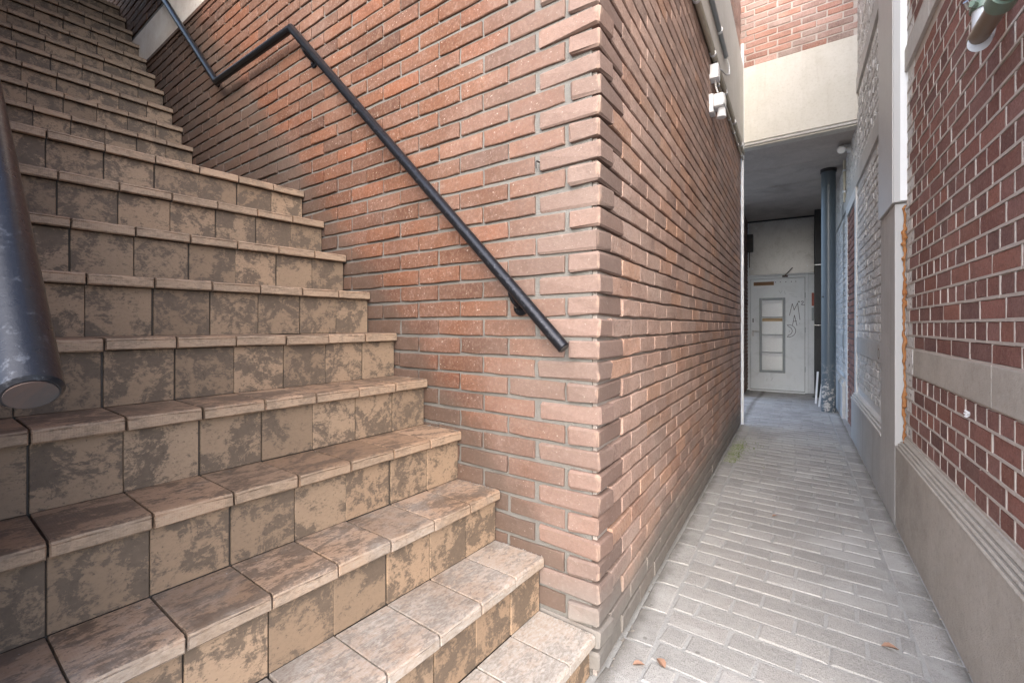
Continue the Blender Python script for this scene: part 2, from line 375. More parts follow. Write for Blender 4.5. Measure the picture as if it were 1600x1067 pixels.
def slab(L, Wd):
    key = (round(L/.02), round(Wd/.01)); sd_ = rng.randrange(5)
    if (key, sd_) not in slabs: slabs[key, sd_] = slab_mesh(key[0]*.02, key[1]*.01-.001, .03, .004, .0022, hash((key, sd_)) & 0xffff)
    return slabs[key, sd_], (L/(key[0]*.02))
pav = []
def add_paver(cx, cy, rz, L, Wd, dz=None):
    a = Vector((cx, cy, 0)).dot(Av)
    m, sx = slab(L, Wd)
    slope = (zf(a+.05)-zf(a-.05))/.1
    Mx = Matrix.Translation((cx, cy, zf(a)+rng.gauss(0, .0008))) @ Matrix.Rotation(rz+rng.gauss(0, .008), 4, 'Z') @ Matrix.Rotation(rng.gauss(0, .005), 4, 'X') @ Matrix.Rotation(rng.gauss(0, .003), 4, 'Y')
    if abs(slope) > 1e-4: Mx = Matrix.Translation((0,0,0)) @ Mx @ Matrix.Rotation(slope, 4, 'X')
    Mx = Mx @ Matrix.Diagonal((sx, 1, 1, 1))
    cs = [Mx @ Vector((sx_*L/2, sy_*Wd/2, 0)) for sx_, sy_ in ((-1,-1),(1,-1),(1,1),(-1,1))]
    pav.append((area(cs), m, Mx))
PW = .1085; y = -2.2; row = 0
while y < 9.0:
    a_mid = y*math.cos(AL)
    xl = (.102 - math.sin(AL)*y)/math.cos(AL) if y > -.02 else -.02
    xr = (.876 - math.sin(AL)*y)/math.cos(AL)
    if y > 4.45: xl = (-.26 - math.sin(AL)*y)/math.cos(AL)
    x = xl - (row % 2)*.107 - rng.uniform(0, .02)
    while x < xr:
        x0, x1 = max(x, xl), min(x+.213, xr)
        if x1-x0 > .045: add_paver((x0+x1)/2, y+PW/2, 0, x1-x0-.0065, PW-.0065)
        x += .213
    y += PW; row += 1
for b0, a0, ph in ((.051, .03, .05), (.940, -2.3, 0)):
    a = a0
    while a < (4.35 if b0 < .5 else 8.4):
        L = .213+rng.uniform(-.004, .004); p = W(a+L/2, b0)
        add_paver(p.x, p.y, AL+math.pi/2, L-.0065, .096 if b0 < .5 else .112); a += L
pav.sort(key=lambda t: -t[0]); rest = MB(); cache = {}
for i, (ar, m, Mx) in enumerate(pav):
    if i < 300:
        if id(m) not in cache: cache[id(m)] = m.mesh('paver')
        o = link('paver', cache[id(m)], M['paver'], pv); o.matrix_local = Mx
    else: rest.add(m.v, m.f, Mx, rng.random())
stuff(rest.build('far_pavers', M['paver'], pv, attr=True))

# ------------------------------------------------------------------ brickwork
BL, BH, PITCH, CRS, Z0 = .2268, .0580, .2363, .0702, .0224
def brick_shape(L, H, D, c, jit, seed):
    r = random.Random(seed); m = MB()
    ring = [(-L/2,-H/2),(-L/6,-H/2),(L/6,-H/2),(L/2,-H/2),(L/2,0),(L/2,H/2),(L/6,H/2),(-L/6,H/2),(-L/2,H/2),(-L/2,0)]
    v = []; n = 10
    jr = [(r.gauss(0, jit), r.gauss(0, jit*.8)) for _ in ring]
    for k, (ins, yy) in enumerate(((c, 0), (0, c), (0, D))):
        for (x, z), (jx, jz) in zip(ring, jr):
            sx = -(x > L/2-1e-6) + (x < -L/2+1e-6); sz = -(z > H/2-1e-6) + (z < -H/2+1e-6)
            corner = 1.5 if (sx and sz) else 1.0
            e = r.gauss(0, jit*.5) if k == 0 else 0
            v.append((x+sx*ins*corner*.8+jx+e, yy+(r.gauss(0, jit*.35) if k == 0 else 0), z+sz*ins*corner*.8+jz+e))
    v.append((0, r.gauss(0, jit*.4)-.0004, 0)); f = []
    for i in range(n): f.append((i, (i+1) % n, 3*n))
    for k in range(2):
        for i in range(n): f.append((k*n+i, (k+1)*n+i, (k+1)*n+(i+1) % n, k*n+(i+1) % n))
    m.v = v; m.f = f; m.r = [0]*len(f); return m
shapes = {}; shape_mesh = {}
def shape(L, H, D, c, jit, nvar=7):
    q = (round(L/.01), round(H/.002), D, c, jit, rng.randrange(nvar))
    if q not in shapes: shapes[q] = brick_shape(q[0]*.01, q[1]*.002, D, c, jit, hash(q) & 0xfffff)
    return q, shapes[q], L/(q[0]*.01)
def lay(parent, Mw, bricks, mat, D=.05, c=.005, jit=.0016, n_ind=300, mat2=None, wob=.0013, hidden=None, rot=.005):
    """bricks: (x0, x1, z0, z1, y, second_material) in the wall's own frame, face towards -Y"""
    out = []
    for (x0, x1, z0, z1, yy, alt) in bricks:
        L, H = x1-x0, z1-z0
        q, m, sx = shape(L, H, D, c, jit)
        Mx = Matrix.Translation(((x0+x1)/2, yy+rng.gauss(0, wob), (z0+z1)/2+rng.gauss(0, wob*.6))) @ Matrix.Rotation(rng.gauss(0, .006), 4, 'Y') @ Matrix.Rotation(rng.gauss(0, rot), 4, 'Z') @ Matrix.Rotation(rng.gauss(0, rot*1.5), 4, 'X') @ Matrix.Diagonal((sx, 1, 1, 1))
        cs = [Mw @ Vector(p) for p in ((x0,yy,z0),(x1,yy,z0),(x1,yy,z1),(x0,yy,z1))]
        ar = area(cs)
        if hidden is not None and hidden(*(cs[0]+cs[2])/2): ar = 0
        out.append((ar, q, m, Mx, alt))
    out.sort(key=lambda t: -t[0])
    rest = {False: MB(), True: MB()}
    for i, (ar, q, m, Mx, alt) in enumerate(out):
        if i < n_ind and ar > 12:
            if q not in shape_mesh: shape_mesh[q] = m.mesh('brick')
            o = link('brick', shape_mesh[q], mat2 if alt else mat, parent); o.matrix_local = Mx
        else: rest[bool(alt)].add(m.v, m.f, Mx, rng.random())
    for k, r in rest.items():
        if r.v: stuff(r.build('brickwork', mat2 if k else mat, parent, attr=True))
def course(x0, x1, start, pitch, joint, z0, z1, y=0.0, alt=None, gap=None, wander=.004):
    """bricks of one course between x0 and x1; start = left end of a brick"""
    out = []; x = start
    while x > x0: x -= pitch
    while x < x1:
        l, r = max(x, x0), min(x+pitch-joint, x1)
        w_ = rng.uniform(-wander, wander)
        if x > x0 and x+pitch < x1: l += w_; r += rng.uniform(-wander, wander)*.5
        if r-l > .03 and not (gap and gap(l, r, z0, z1)): out.append((l, r, z0, z1, y, bool(alt and alt((l+r)/2, (z0+z1)/2))))
        x += pitch
    return out

# staircase numbers (used to leave out bricks buried behind the steps)
RISE, GOING = .1873, .1897
NOS = [(-.012-GOING*i, .142+RISE*i) for i in range(10)] + [(-2.824-.2006*k, 2.012+.1963*k) for k in range(12)]
def stair_top(x):
    z = -1
    for (nx, nz) in NOS:
        if x < nx: z = nz
    return z

# --- wall beside the stairs
sw = thing('brick_wall', 'orange brown brick wall beside the tiled stairs, carrying the handrail', 'wall')
br = []
BAND0, BAND1 = 3.385, 3.690
for k in range(0, 75):
    z0 = Z0+CRS*k; z1 = z0+BH
    if z1 > 5.25: break
    if BAND0-.06 < z0 and z1 < BAND1+.06 : continue
    end = -(.1180 if k % 2 == 0 else .2363)
    for b in course(-7.0, end, -PITCH*40+(-.118 if k % 2 == 0 else 0), PITCH, .0105, z0, z1):
        if z1 < stair_top((b[0]+b[1])/2 - .05)-.22 : continue
        br.append(b)
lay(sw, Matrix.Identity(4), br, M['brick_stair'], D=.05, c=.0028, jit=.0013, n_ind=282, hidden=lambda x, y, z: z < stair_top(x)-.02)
core = MB(); core.box(-7.0, -.032, .0085, .11, -.2, 5.25); core.build('mortar', M['mortar_grey'], sw)
pb = MB(); pb.box(-7.0, -1.2, -.006, .09, BAND0, BAND1); pb.build('plaster_band', M['plaster'], sw, bevel=.004)
sb = MB(); sb.box(-7.0, -1.2, -.010, .09, BAND0-.032, BAND0-.003); sb.build('band_drip', M['brick_stair'], sw, bevel=.003)
# corner bricks, whole ones seen on both faces
def corner_mesh(L, Wd, H, seed):
    r = random.Random(seed); bm = bmesh.new(); bmesh.ops.create_cube(bm, size=1.0)
    for v in bm.verts: v.co = Vector((v.co.x*L, v.co.y*Wd, v.co.z*H))
    bmesh.ops.bevel(bm, geom=list(bm.edges), offset=.006, segments=1, affect='EDGES')
    for v in bm.verts: v.co += Vector((r.gauss(0, .0022), r.gauss(0, .0022), r.gauss(0, .0016)))
    me = bpy.data.meshes.new('corner_brick'); bm.to_mesh(me); bm.free(); return me
cm = [corner_mesh(BL, .1075, BH, 50+i) for i in range(8)]
Ra = Matrix.Rotation(AL+math.pi/2, 4, 'Z')
for k in range(0, 74):
    z = Z0+CRS*k+BH/2
    if k % 2: Mx = Matrix.Translation((-BL/2+rng.gauss(0, .0025), .1075/2+rng.gauss(0, .0025), z))
    else:
        p = W(BL/2+rng.gauss(0, .0025), -.1075/2+rng.gauss(0, .0025)); Mx = Matrix.Translation((p.x, p.y, z)) @ Ra
    Mx = Mx @ Matrix.Rotation(rng.gauss(0, .010), 4, 'Z') @ Matrix.Rotation(rng.gauss(0, .008), 4, 'X') @ Matrix.Rotation(rng.gauss(0, .006), 4, 'Y')
    if shows(Mx.translation)[1] < -60: continue
    o = link('brick', cm[rng.randrange(8)], M['brick_corner'], sw); o.matrix_local = Mx

# --- alley side of the same building (frame: x along the alley, y into the wall)
RL = AL+math.pi/2
aw = thing('brick_wall', 'long mauve brick wall with deep raked joints running down the alley to the overhang', 'wall', (0,0,0), RL)
MwL = Matrix.Rotation(RL, 4, 'Z')
br = []
for k in range(0, 74):
    z0 = Z0+CRS*k-.001; z1 = z0+.0605
    if 3.04 < z1 and z0 < 4.03: continue
    st = .2292 if k % 2 == 0 else .1100
    br += course(st, 2.296, st, PITCH-.018, .0025, z0, z1, wander=.0008)
    br += course(2.304, 4.40, 2.304 - (.109 if k % 2 else 0), PITCH-.018, .0025, z0, z1, wander=.0008)
lay(aw, MwL, br, M['brick_alley'], D=.06, c=.0036, jit=.0016, n_ind=299, wob=.0007, rot=.003)
core = MB(); core.box(.02, 4.405, .0165, .095, -.2, 5.25); core.build('mortar', M['mortar_alley'], aw)
led = MB(); led.box(.0, 4.41, -.028, .15, 3.10, 4.0); led.build('concrete_band', M['cream'], aw, bevel=.006)
lip = MB(); lip.box(.0, 4.41, -.010, .10, 3.05, 3.098); lip.build('band_drip', M['brown_pipe'], aw)
# recess beyond the wall's end; side wall cut short, unseen opening added for light
rw = thing('brick_wall', 'short dim brick side wall of the covered recess left of the metal door', 'wall', (0,0,0), RL)
br = []
for k in range(-2, 45): br += course(7.22, 8.72, 7.22-(.11 if k % 2 else 0), .218, .008, Z0+CRS*k, Z0+CRS*k+BH, .27)
lay(rw, MwL, br, M['brick_dim'], D=.04, n_ind=60)
core = MB(); core.box(7.21, 8.80, .28, .40, -.25, 3.12); core.build('mortar', M['mortar_alley'], rw)

# --- wall on the camera side of the stairs (carries the second rail)
lw = thing('brick_wall', 'brick wall on the open side of the stairs behind the thick near handrail', 'wall', (0,-1.335,0), math.pi)
ptop = lambda x: 5.2 if x > 2.3 else max(stair_top(-x), 0) + 1.35  # unseen wall top shaped for light: low lets sun in, high shades upper flight
br = []
for k in range(0, 74):
    br += [b for b in course(.20, 6.9, .20-(.118 if k % 2 else 0), PITCH, .0105, Z0+CRS*k, Z0+CRS*k+BH) if b[3] < ptop(b[0])-.01]
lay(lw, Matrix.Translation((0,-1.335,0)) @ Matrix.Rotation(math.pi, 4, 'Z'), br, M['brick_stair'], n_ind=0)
core = MB(); xs = [.19] + [-n[0] for n in NOS[1:]] + [6.9]
for x0, x1 in zip(xs, xs[1:]):
    core.box(x0, x1, .0065, .11, -.2, ptop((x0+x1)/2)-.03)
core.build('mortar', M['mortar_grey'], lw)

# --- right-hand wall (frame: x towards the camera along the alley, y into the wall)
RR = AL-math.pi/2
BW, BP = 1.045, .997
def rframe(a): p = W(a, BW); return Matrix.Translation((p.x, p.y, 0)) @ Matrix.Rotation(RR, 4, 'Z')
nw = thing('brick_wall', 'dark red brick wall with pale pointing, stone band and rendered plinth', 'wall', W(2.0, BW), RR)
Mn = rframe(2.0)
CR = .0695; ZB = .989
S0, S1 = .853, .987
def cross_bond(x0, x1, zlo, zhi, alt=None):
    out = []; k0 = int((zlo-ZB)/CR)-1
    for k in range(k0, 80):
        z0 = ZB+CR*k+.005; z1 = z0+CR-.0105
        if z0 < zlo-.001 or z1 > zhi+.001: continue
        if k % 2 == 1: out += course(x0, x1, x0-.02, .112, .009, z0, z1, 0, alt)
        else: out += course(x0, x1, x0-.075-(.111 if k % 4 == 0 else 0), .2225, .009, z0, z1, 0, alt)
    return out
white_strip = lambda x, z: x < .246
br = cross_bond(0, 2.5, .50, S0, white_strip)
br += cross_bond(0, 2.5, S1, 2.49, white_strip) + cross_bond(0, 2.5, 2.63, 5.2, white_strip)
lay(nw, Mn, br, M['brick_red'], D=.04, c=.0022, jit=.0013, n_ind=300, mat2=M['whitewash'], wob=.0007, rot=.003)
pt = MB()
for (x0, x1, z0, z1, y_, alt) in br:        # raised pointing: a ridge under each brick and one at its end
    if x0 < .0: continue
    t0, t1 = z0-.0085+rng.gauss(0, .0006), z0+.0008+rng.gauss(0, .0006); p = -.0016+rng.gauss(0, .0003)
    pt.box(x0-.006, x1+.006, p, .0045, t0, t1)
    e = rng.gauss(0, .0012); pt.box(x1+.0012+e, x1+.0082+e, p+.0004, .0045, z0-.001, z1+.001)
stuff(pt.build('pointing', M['mortar_light'], nw))
core = MB(); core.box(0, 2.5, .0042, .2, -.2, 5.2); core.build('mortar', M['mortar_light'], nw)
core = MB(); core.box(0.0, .246, .0032, .0041, .5, 5.2); core.build('painted_joint', M['mortar_white'], nw)
def stones(parent, x0, x1, z0, z1, proud, mat, n, name='stone_block'):
    L = (x1-x0)/n
    for i in range(n):
        m = MB(); m.box(x0+L*i+.002, x0+L*(i+1)-.002, -proud, .06, z0, z1); m.build(name, mat, parent, bevel=.004)
stones(nw, .246, 2.5, S0, S1, .004, M['stone'], 2)
stones(nw, .0, .244, S0+.002, S1, .005, M['whitewash'], 1)
stones(nw, .0, 2.5, 2.50, 2.625, .012, M['pale_stone'], 4)
pl = MB(); pl.box(-.02, 2.5, -(BW-BP), .05, -.15, .432); pl.build('plinth', M['plinth'], nw, bevel=.006)
mo = MB()      # fluted moulding: stepped profile run along the wall
prof = [(.05,.4335),(-.049,.4335),(-.049,.440)]
for q in range(3):          # three grooves cut into the sloping face
    t0 = .10+.22*q
    for t, dpt in ((t0, 0), (t0+.02, .007), (t0+.08, .007), (t0+.10, 0)):
        prof.append((-.049+.049*t+dpt*.8, .440+.056*t-dpt*.8))
prof += [(-.010,.486),(-.008,.497),(.05,.498)]
n = len(prof); vs = [(x, y, z) for x in (-.02, 2.5) for (y, z) in prof]
mo.add(vs, [(i, i+1, n+i+1, n+i) for i in range(n-1)] + [tuple(range(n)), tuple(range(2*n-1, n-1, -1))])
mo.build('moulding', M['stone'], nw)

# pilaster, trunking and foam
ps = thing('pilaster', 'grey grained concrete pilaster between the red brick and whitewashed walls', 'pilaster', W(2.2, BW), RR)
m = MB(); m.box(-.238, .252, -.050, .06, -.1, 1.79); m.build('shaft', M['pilaster'], ps, bevel=.005)
m = MB(); m.box(.2525, .256, -.049, .0, .0, 1.785); m.build('painted_edge', M['trunk'], ps)
tk = thing('cable_trunking', 'tall pale grey boxed trunking above the concrete pilaster', 'trunking', W(2.2, BW), RR)
m = MB(); m.box(-.246, .262, -.062, .05, 1.793, 5.2); m.build('cover', M['trunk_face'], tk, bevel=.004)
m = MB(); m.box(.2625, .275, -.058, .02, 1.795, 5.2); m.build('side_lid', M['trunk'], tk, bevel=.002)
m = MB(); m.box(.2755, .281, -.030, .02, 1.80, 5.2); m.build('edge_strip', M['white'], tk)
fm = MB(); pth = []; rad = []
for i in range(90):
    z = .33+1.44*i/89; p = W(1.945-.022+rng.gauss(0, .004), BW-.012+rng.gauss(0, .003)); pth.append((p.x, p.y, z)); rad.append(.0062+rng.gauss(0, .0025)+.003*math.sin(i*.35))
fm.tube(pth, [max(.005, r) for r in rad], 8)
tag(fm.build('foam_bead', M['foam'], smooth=True), 'rough bead of orange expanding foam down the pilaster edge', 'foam')

# whitewashed wall beyond the pilaster with the bricked-up doorway
ww = thing('brick_wall', 'whitewashed brick wall with peeling paint around the bricked-up doorway', 'wall', W(8.8, BW), RR)
Mww = rframe(8.8)
x_of = lambda a: 8.8-a
DX0, DX1, DZ = x_of(5.286), x_of(4.476), 2.385
hole = lambda l, r, z0, z1: (r > DX0-.13 and l < DX1+.13 and z0 < DZ+.1)
def split(bs):
    out = []
    for (l, r, z0, z1, y, a) in bs:
        if z0 < DZ+.1 and r > DX0-.13 and l < DX1+.13:
            if l < DX0-.16: out.append((l, DX0-.13, z0, z1, y, a))
            if r > DX1+.16: out.append((DX1+.13, r, z0, z1, y, a))
        else: out.append((l, r, z0, z1, y, a))
    return out
br = split(cross_bond(0, x_of(2.455), .46, S0) + cross_bond(0, x_of(2.455), S1, 2.49) + cross_bond(0, x_of(2.455), 2.66, 3.40)+cross_bond(0, x_of(2.455), 3.56, 5.2))
lay(ww, Mww, br, M['whitewash'], D=.05, c=.006, jit=.003, n_ind=300, wob=.0016, rot=.005)
core = MB()
for (x0, x1, z0) in ((0, DX0-.05, -.3), (DX1+.05, x_of(2.455), -.3), (DX0-.05, DX1+.05, DZ+.05)): core.box(x0, x1, .009, .2, z0, 5.2)
core.build('mortar', M['mortar_white'], ww)
for x0, x1 in ((0, DX0-.13), (DX1+.13, x_of(2.455))):
    stones(ww, x0, x1, S0-.01, S1+.01, .006, M['pale_stone'], 3 if x0 == 0 else 2)
    m = MB(); m.box(x0, x1, -(BW-BP), .04, -.3, .385); m.build('plinth', M['pilaster'], ww, bevel=.005)
    m = MB(); m.box(x0, x1, -.052, .04, .387, .405); m.box(x0, x1, -.042, .04, .4055, .425); m.box(x0, x1, -.030, .04, .4255, .445); m.build('moulding', M['pale_stone'], ww)
stones(ww, 0, x_of(2.455), 2.50, 2.65, .010, M['pale_stone'], 7); stones(ww, 0, x_of(2.455), 3.41, 3.55, .012, M['pale_stone'], 7)
bd = thing('blocked_doorway', 'doorway filled in with bare brown brick inside a white frame', 'doorway', W(8.8, BW), RR)
br = []
for k in range(0, 34): br += course(DX0+.004, DX1-.004, DX0-(.11 if k % 2 else .03), .2225, .01, -.01+CRS*k, -.01+CRS*k+BH, -.003)
br = [b for b in br if b[3] < DZ-.005]
lay(bd, Mww, br, M['brick_infill'], D=.04, c=.006, jit=.002, n_ind=140)
m = MB(); m.box(DX0, DX1, .008, .14, -.2, DZ); m.build('mortar', M['mortar_grey'], bd)
for x0, x1 in ((DX0-.12, DX0-.001), (DX1+.001, DX1+.12)):
    m = MB(); m.box(x0, x1, -.010, .1, -.1, DZ+.002); m.build('jamb', M['jamb'], bd, bevel=.004)
m = MB(); m.box(DX0-.12, DX1+.12, -.013, .1, DZ+.003, DZ+.115); m.build('lintel', M['jamb'], bd, bevel=.004)
def strokes(parent, Mx, lines, wd, mat, name):
    m = MB()
    for ln in lines:
        P = [Mx @ Vector((p[0], 0, p[1])) for p in ln]
        if len(P) < 2: continue
        nrm = (Mx.to_3x3() @ Vector((0, -1, 0))).normalized()
        for p, q in zip(P, P[1:]):
            d = (q-p).normalized(); s = d.cross(nrm)*wd/2; e = d*wd*.35
            m.add([p-s-e, q-s+e, q+s+e, p+s-e, p-s-e+nrm*.0006, q-s+e+nrm*.0006, q+s+e+nrm*.0006, p+s-e+nrm*.0006], [(0,1,2,3),(7,6,5,4),(0,4,5,1),(1,5,6,2),(2,6,7,3),(3,7,4,0)])
    return m.build(name, mat, parent)
arc = lambda cx, cz, r, a0, a1, n=12, sx=1: [(cx+sx*r*math.cos(math.radians(a0+(a1-a0)*i/n)), cz+r*math.sin(math.radians(a0+(a1-a0)*i/n))) for i in range(n+1)]
s_ = strokes(ww, Matrix.Translation((x_of(2.9), -.0065, .92)), [arc(0, -.015, .035, 100, 440, 14), [(-.035,-.01),(-.02,.05)], [(.12,-.05),(.14,.05),(.17,-.03),(.2,.05)], [(.26,-.05),(.26,.05)]], .010, M['brown_ink'], 'scribble')

# ------------------------------------------------------------------ staircase
stc = thing('staircase', 'two-flight staircase clad in blotchy tan tiles climbing beside the brick wall', 'stairs')
YW = -1.328; TP = .1635
core = MB()
def solid(x0, x1, ztop): core.box(x0, x1, YW, -.002, -.2, ztop)
OV = .022
for i, (nx, nz) in enumerate(NOS):
    nxt = NOS[i+1][0] if i+1 < len(NOS) else -7.0
    solid(nxt-OV-.005, nx-OV-.0075, nz-.011)
core.build('grout', M['grout'], stc)
def tread_mesh(T, Wd, seed):
    r = random.Random(seed); m = MB(); j = lambda s: r.gauss(0, s)
    prof = [(-T, 0), (-.055, 0), (-.020, 0), (-.0075, -.0006), (-.0022, -.0032), (0, -.0075), (-.0016, -.0092), (.0004, -.011), (.0004, -.031), (-.003, -.0345), (-.012, -.035), (-.012, -.012), (-T, -.0105)]
    n = len(prof); ys = [-Wd/2, -Wd/2+.002, -Wd/6, Wd/6, Wd/2-.002, Wd/2]; v = []
    for k, y in enumerate(ys):
        e = (k in (0, 5))
        for q, (x, z) in enumerate(prof):
            v.append((x-(.0015 if e and 3 <= q <= 8 else 0)+(j(.0007) if 3 <= q <= 8 else 0), y+j(.0004), z-(.0012 if e and q < 6 else 0)+(j(.0006) if 2 < q < 9 else 0)))
    f = [(k*n+i, k*n+(i+1) % n, (k+1)*n+(i+1) % n, (k+1)*n+i) for k in range(len(ys)-1) for i in range(n)]
    f += [tuple(range(n-1, -1, -1)), tuple(range((len(ys)-1)*n, len(ys)*n))]
    m.add(v, f); me = m.mesh('tread_tile'); return me
def riser_mesh(H, Wd, seed):
    m = MB(); m.box(-.009, 0, -Wd/2, Wd/2, 0, H); me = m.mesh('riser_tile'); bevel_mesh(me, .0012, 1); return me
tm = {}; 
def get(kind, a, b, i):
    q = (kind, round(a, 4), round(b, 4), i)
    if q not in tm: tm[q] = tread_mesh(a, b, hash(q) & 0xffff) if kind == 't' else riser_mesh(a, b, 0)
    return tm[q]
for i, (nx, nz) in enumerate(NOS):
    below = NOS[i-1][1] if i else 0.0
    T = (nx - NOS[i+1][0] if i+1 < len(NOS) else .3) + OV - 0.0015
    if i == 9: T = .30
    y = -.004; t = 0
    while y > YW+.03:
        Wd = min(TP, y-YW)-.0046
        o = link('tread_tile', get('t', T, Wd, rng.randrange(4)), M['tile_tread'], stc)
        o.location = (nx+rng.gauss(0, .0012), y-Wd/2, nz+rng.gauss(0, .0007)); o.rotation_euler = (rng.gauss(0, .003), rng.gauss(0, .003), rng.gauss(0, .003))
        H = nz-.0355-below-(.001 if i else -.0)
        if H > .02:
            o = link('riser_tile', get('r', H, Wd+.001, 0), M['tile_riser'], stc)
            o.location = (nx-OV+rng.gauss(0, .0008), y-Wd/2+rng.gauss(0, .0012), below+.0005); o.rotation_euler = (0, rng.gauss(0, .003), rng.gauss(0, .003))
        y -= TP; t += 1
# landing tiles behind the landing edge
lm = MB(); lm.box(-.1, .1, -TP/2+.003, TP/2-.003, -.0105, 0); lme = lm.mesh('landing_tile'); bevel_mesh(lme, .0012, 1)
for r_ in range(4):
    for t in range(8):
        o = link('landing_tile', lme, M['tile_tread'], stc); o.location = (NOS[9][0]-.30-.105-.206*r_, -.004-TP*(t+.5), NOS[9][1])

# handrails
def handrail(label, pts, brackets, wall_y, sgn, R=.0238):
    t = thing('handrail', label, 'handrail', (pts[0][0], pts[0][1], 0))
    off = Vector((-pts[0][0], -pts[0][1], 0))
    P = [Vector(p)+off for p in pts]; d = (P[1]-P[0]).normalized()
    m = MB(); m.tube([P[0], P[0]+d*.0035] + P[1:], [R-.0035] + [R]*(len(P)), 32); m.build('rail', M['rail'], t, smooth=True)
    m = MB(); m.tube([P[0]-d*.0012, P[0]+d*.002], R-.0052, 28); m.build('end_cap', M['dark'] if R < .022 else M['rail_end'], t)
    for (bx, bz) in brackets:
        yw = wall_y+off.y
        m = MB(); m.tube([(bx+off.x, yw-sgn*.004, bz-.075), (bx+off.x, yw+sgn*.006, bz-.075)], .030, 20); o = m.build('wall_plate', M['rail'], t, smooth=True)
        ry = P[0].y; pth = [(bx+off.x, yw+sgn*.004, bz-.075)]
        for k in range(1, 8):
            s = k/7; pth.append((bx+off.x+.004*math.sin(s*3), yw+(ry-yw)*min(1, math.sin(s*math.pi/2)*1.0), bz-.075+.055*(1-math.cos(s*math.pi/2))))
        m = MB(); m.tube(pth, .0085, 12); m.build('bracket', M['rail'], t, smooth=True)
        for s in (-1, 1):
            m = MB(); m.tube([(bx+off.x+s*.019, yw+sgn*.004, bz-.075), (bx+off.x+s*.019, yw+sgn*.0095, bz-.075)], .0045, 8); m.build('bolt', M['steel'], t)
zr = lambda x: 1.04+(-.086-x)*.9885
handrail('black tube handrail fixed to the brick wall, kinked level over the landing', [(-.086,-.07,1.04),(-1.729,-.07,2.664),(-2.655,-.07,2.674),(-5.2,-.07,5.165)],
         [(-.30, zr(-.30)), (-1.62, zr(-1.62)), (-2.80, 2.82), (-4.2, 4.19)], 0.0, -1, .0205)
handrail('thick black tube handrail on the open side of the stairs, blunt rusty end', [(.03,-1.247,1.048),(-1.729,-1.247,2.79),(-2.655,-1.247,2.80),(-5.2,-1.247,5.29)],
         [(-.55, 1.62), (-1.5, 2.56)], -1.335, 1)

# hook in the stair wall
hk = MB(); hk.tube([(-.224,.01,1.668),(-.224,-.016,1.668),(-.222,-.026,1.662),(-.221,-.028,1.650),(-.222,-.024,1.640)], .0028, 8)
tag(hk.build('wall_hook', M['rust'], smooth=True), 'small rusty hook in the brick wall near the corner', 'hook')

# top of the stairs: glazed door in a pale blue frame under open sky
td = thing('glazed_door', 'pale blue framed glazed door at the top of the stairs', 'door', (-6.75, -.66, NOS[-1][1]), math.pi/2)
for x0, x1, z0, z1 in ((-.66,-.60,0,2.3),(.60,.66,0,2.3),(-.60,.60,2.22,2.3),(-.03,.03,0,2.22),(-.60,-.03,.0,.12),(.03,.60,.0,.12)):
    m = MB(); m.box(x0+.001, x1-.001, -.03, .03, z0, z1-.002); m.build('frame', M['blue_frame'], td, bevel=.004)
for x0, x1 in ((-.60,-.03),(.03,.60)):
    m = MB(); m.box(x0, x1, -.006, .006, .12, 2.22); m.build('pane', M['glass'], td)
cl = thing('shade_slab', 'unseen slab added above the upper flight of stairs to shade it', 'ceiling', (0,0,5.255))  # unseen slab, added only to darken the upper flight
m = MB(); m.box(-4.9, -2.2, -1.44, .10, .0, .2); m.build('slab', M['soffit'], cl, bevel=.01)
m = MB(); m.box(-2.198, -2.0, -1.44, .10, -.0, .2); m.build('slab_edge', M['soffit'], cl, bevel=.006)

# ------------------------------------------------------------------ overhang at the end of the alley
oh = thing('concrete_overhang', 'cream painted concrete overhang bridging the alley above the door', 'overhang', (0, 4.39, 0))
m = MB(); m.box(-.425, .66, 0, .16, 3.150, 3.99); m.build('fascia', M['cream'], oh, bevel=.006)
m = MB(); m.box(-.425, .66, .012, .16, 3.122, 3.149); m.build('drip_edge', M['pale_stone'], oh, bevel=.003)
m = MB(); m.box(-.425, .66, .034, .16, 3.104, 3.1215); m.build('drip_fillet', M['cream'], oh)
m = MB(); m.box(-1.12, .75, .161, 4.75, 3.128, 3.30); m.build('soffit', M['soffit'], oh)
for i in range(1, 5):
    m = MB(); m.box(-1.1, .7, .161+i*.9, .167+i*.9, 3.1255, 3.129); m.build('board_mark', M['dark'] if False else M['soffit'], oh)
ow = thing('brick_wall', 'pale weathered brick wall standing on the concrete overhang', 'wall', (0, 4.41, 0))
br = []
for k in range(0, 18): br += course(-.46, .66, -.46-(.11 if k % 2 else .02), .2225, .012, 4.0+CRS*k, 4.0+CRS*k+BH)
lay(ow, Matrix.Translation((0,4.41,0)), br, M['brick_pale'], D=.04, c=.004, n_ind=200, wob=.0007, rot=.003)
m = MB(); m.box(-.46, .66, .0055, .14, 3.991, 5.25); m.build('mortar', M['mortar_light'], ow)

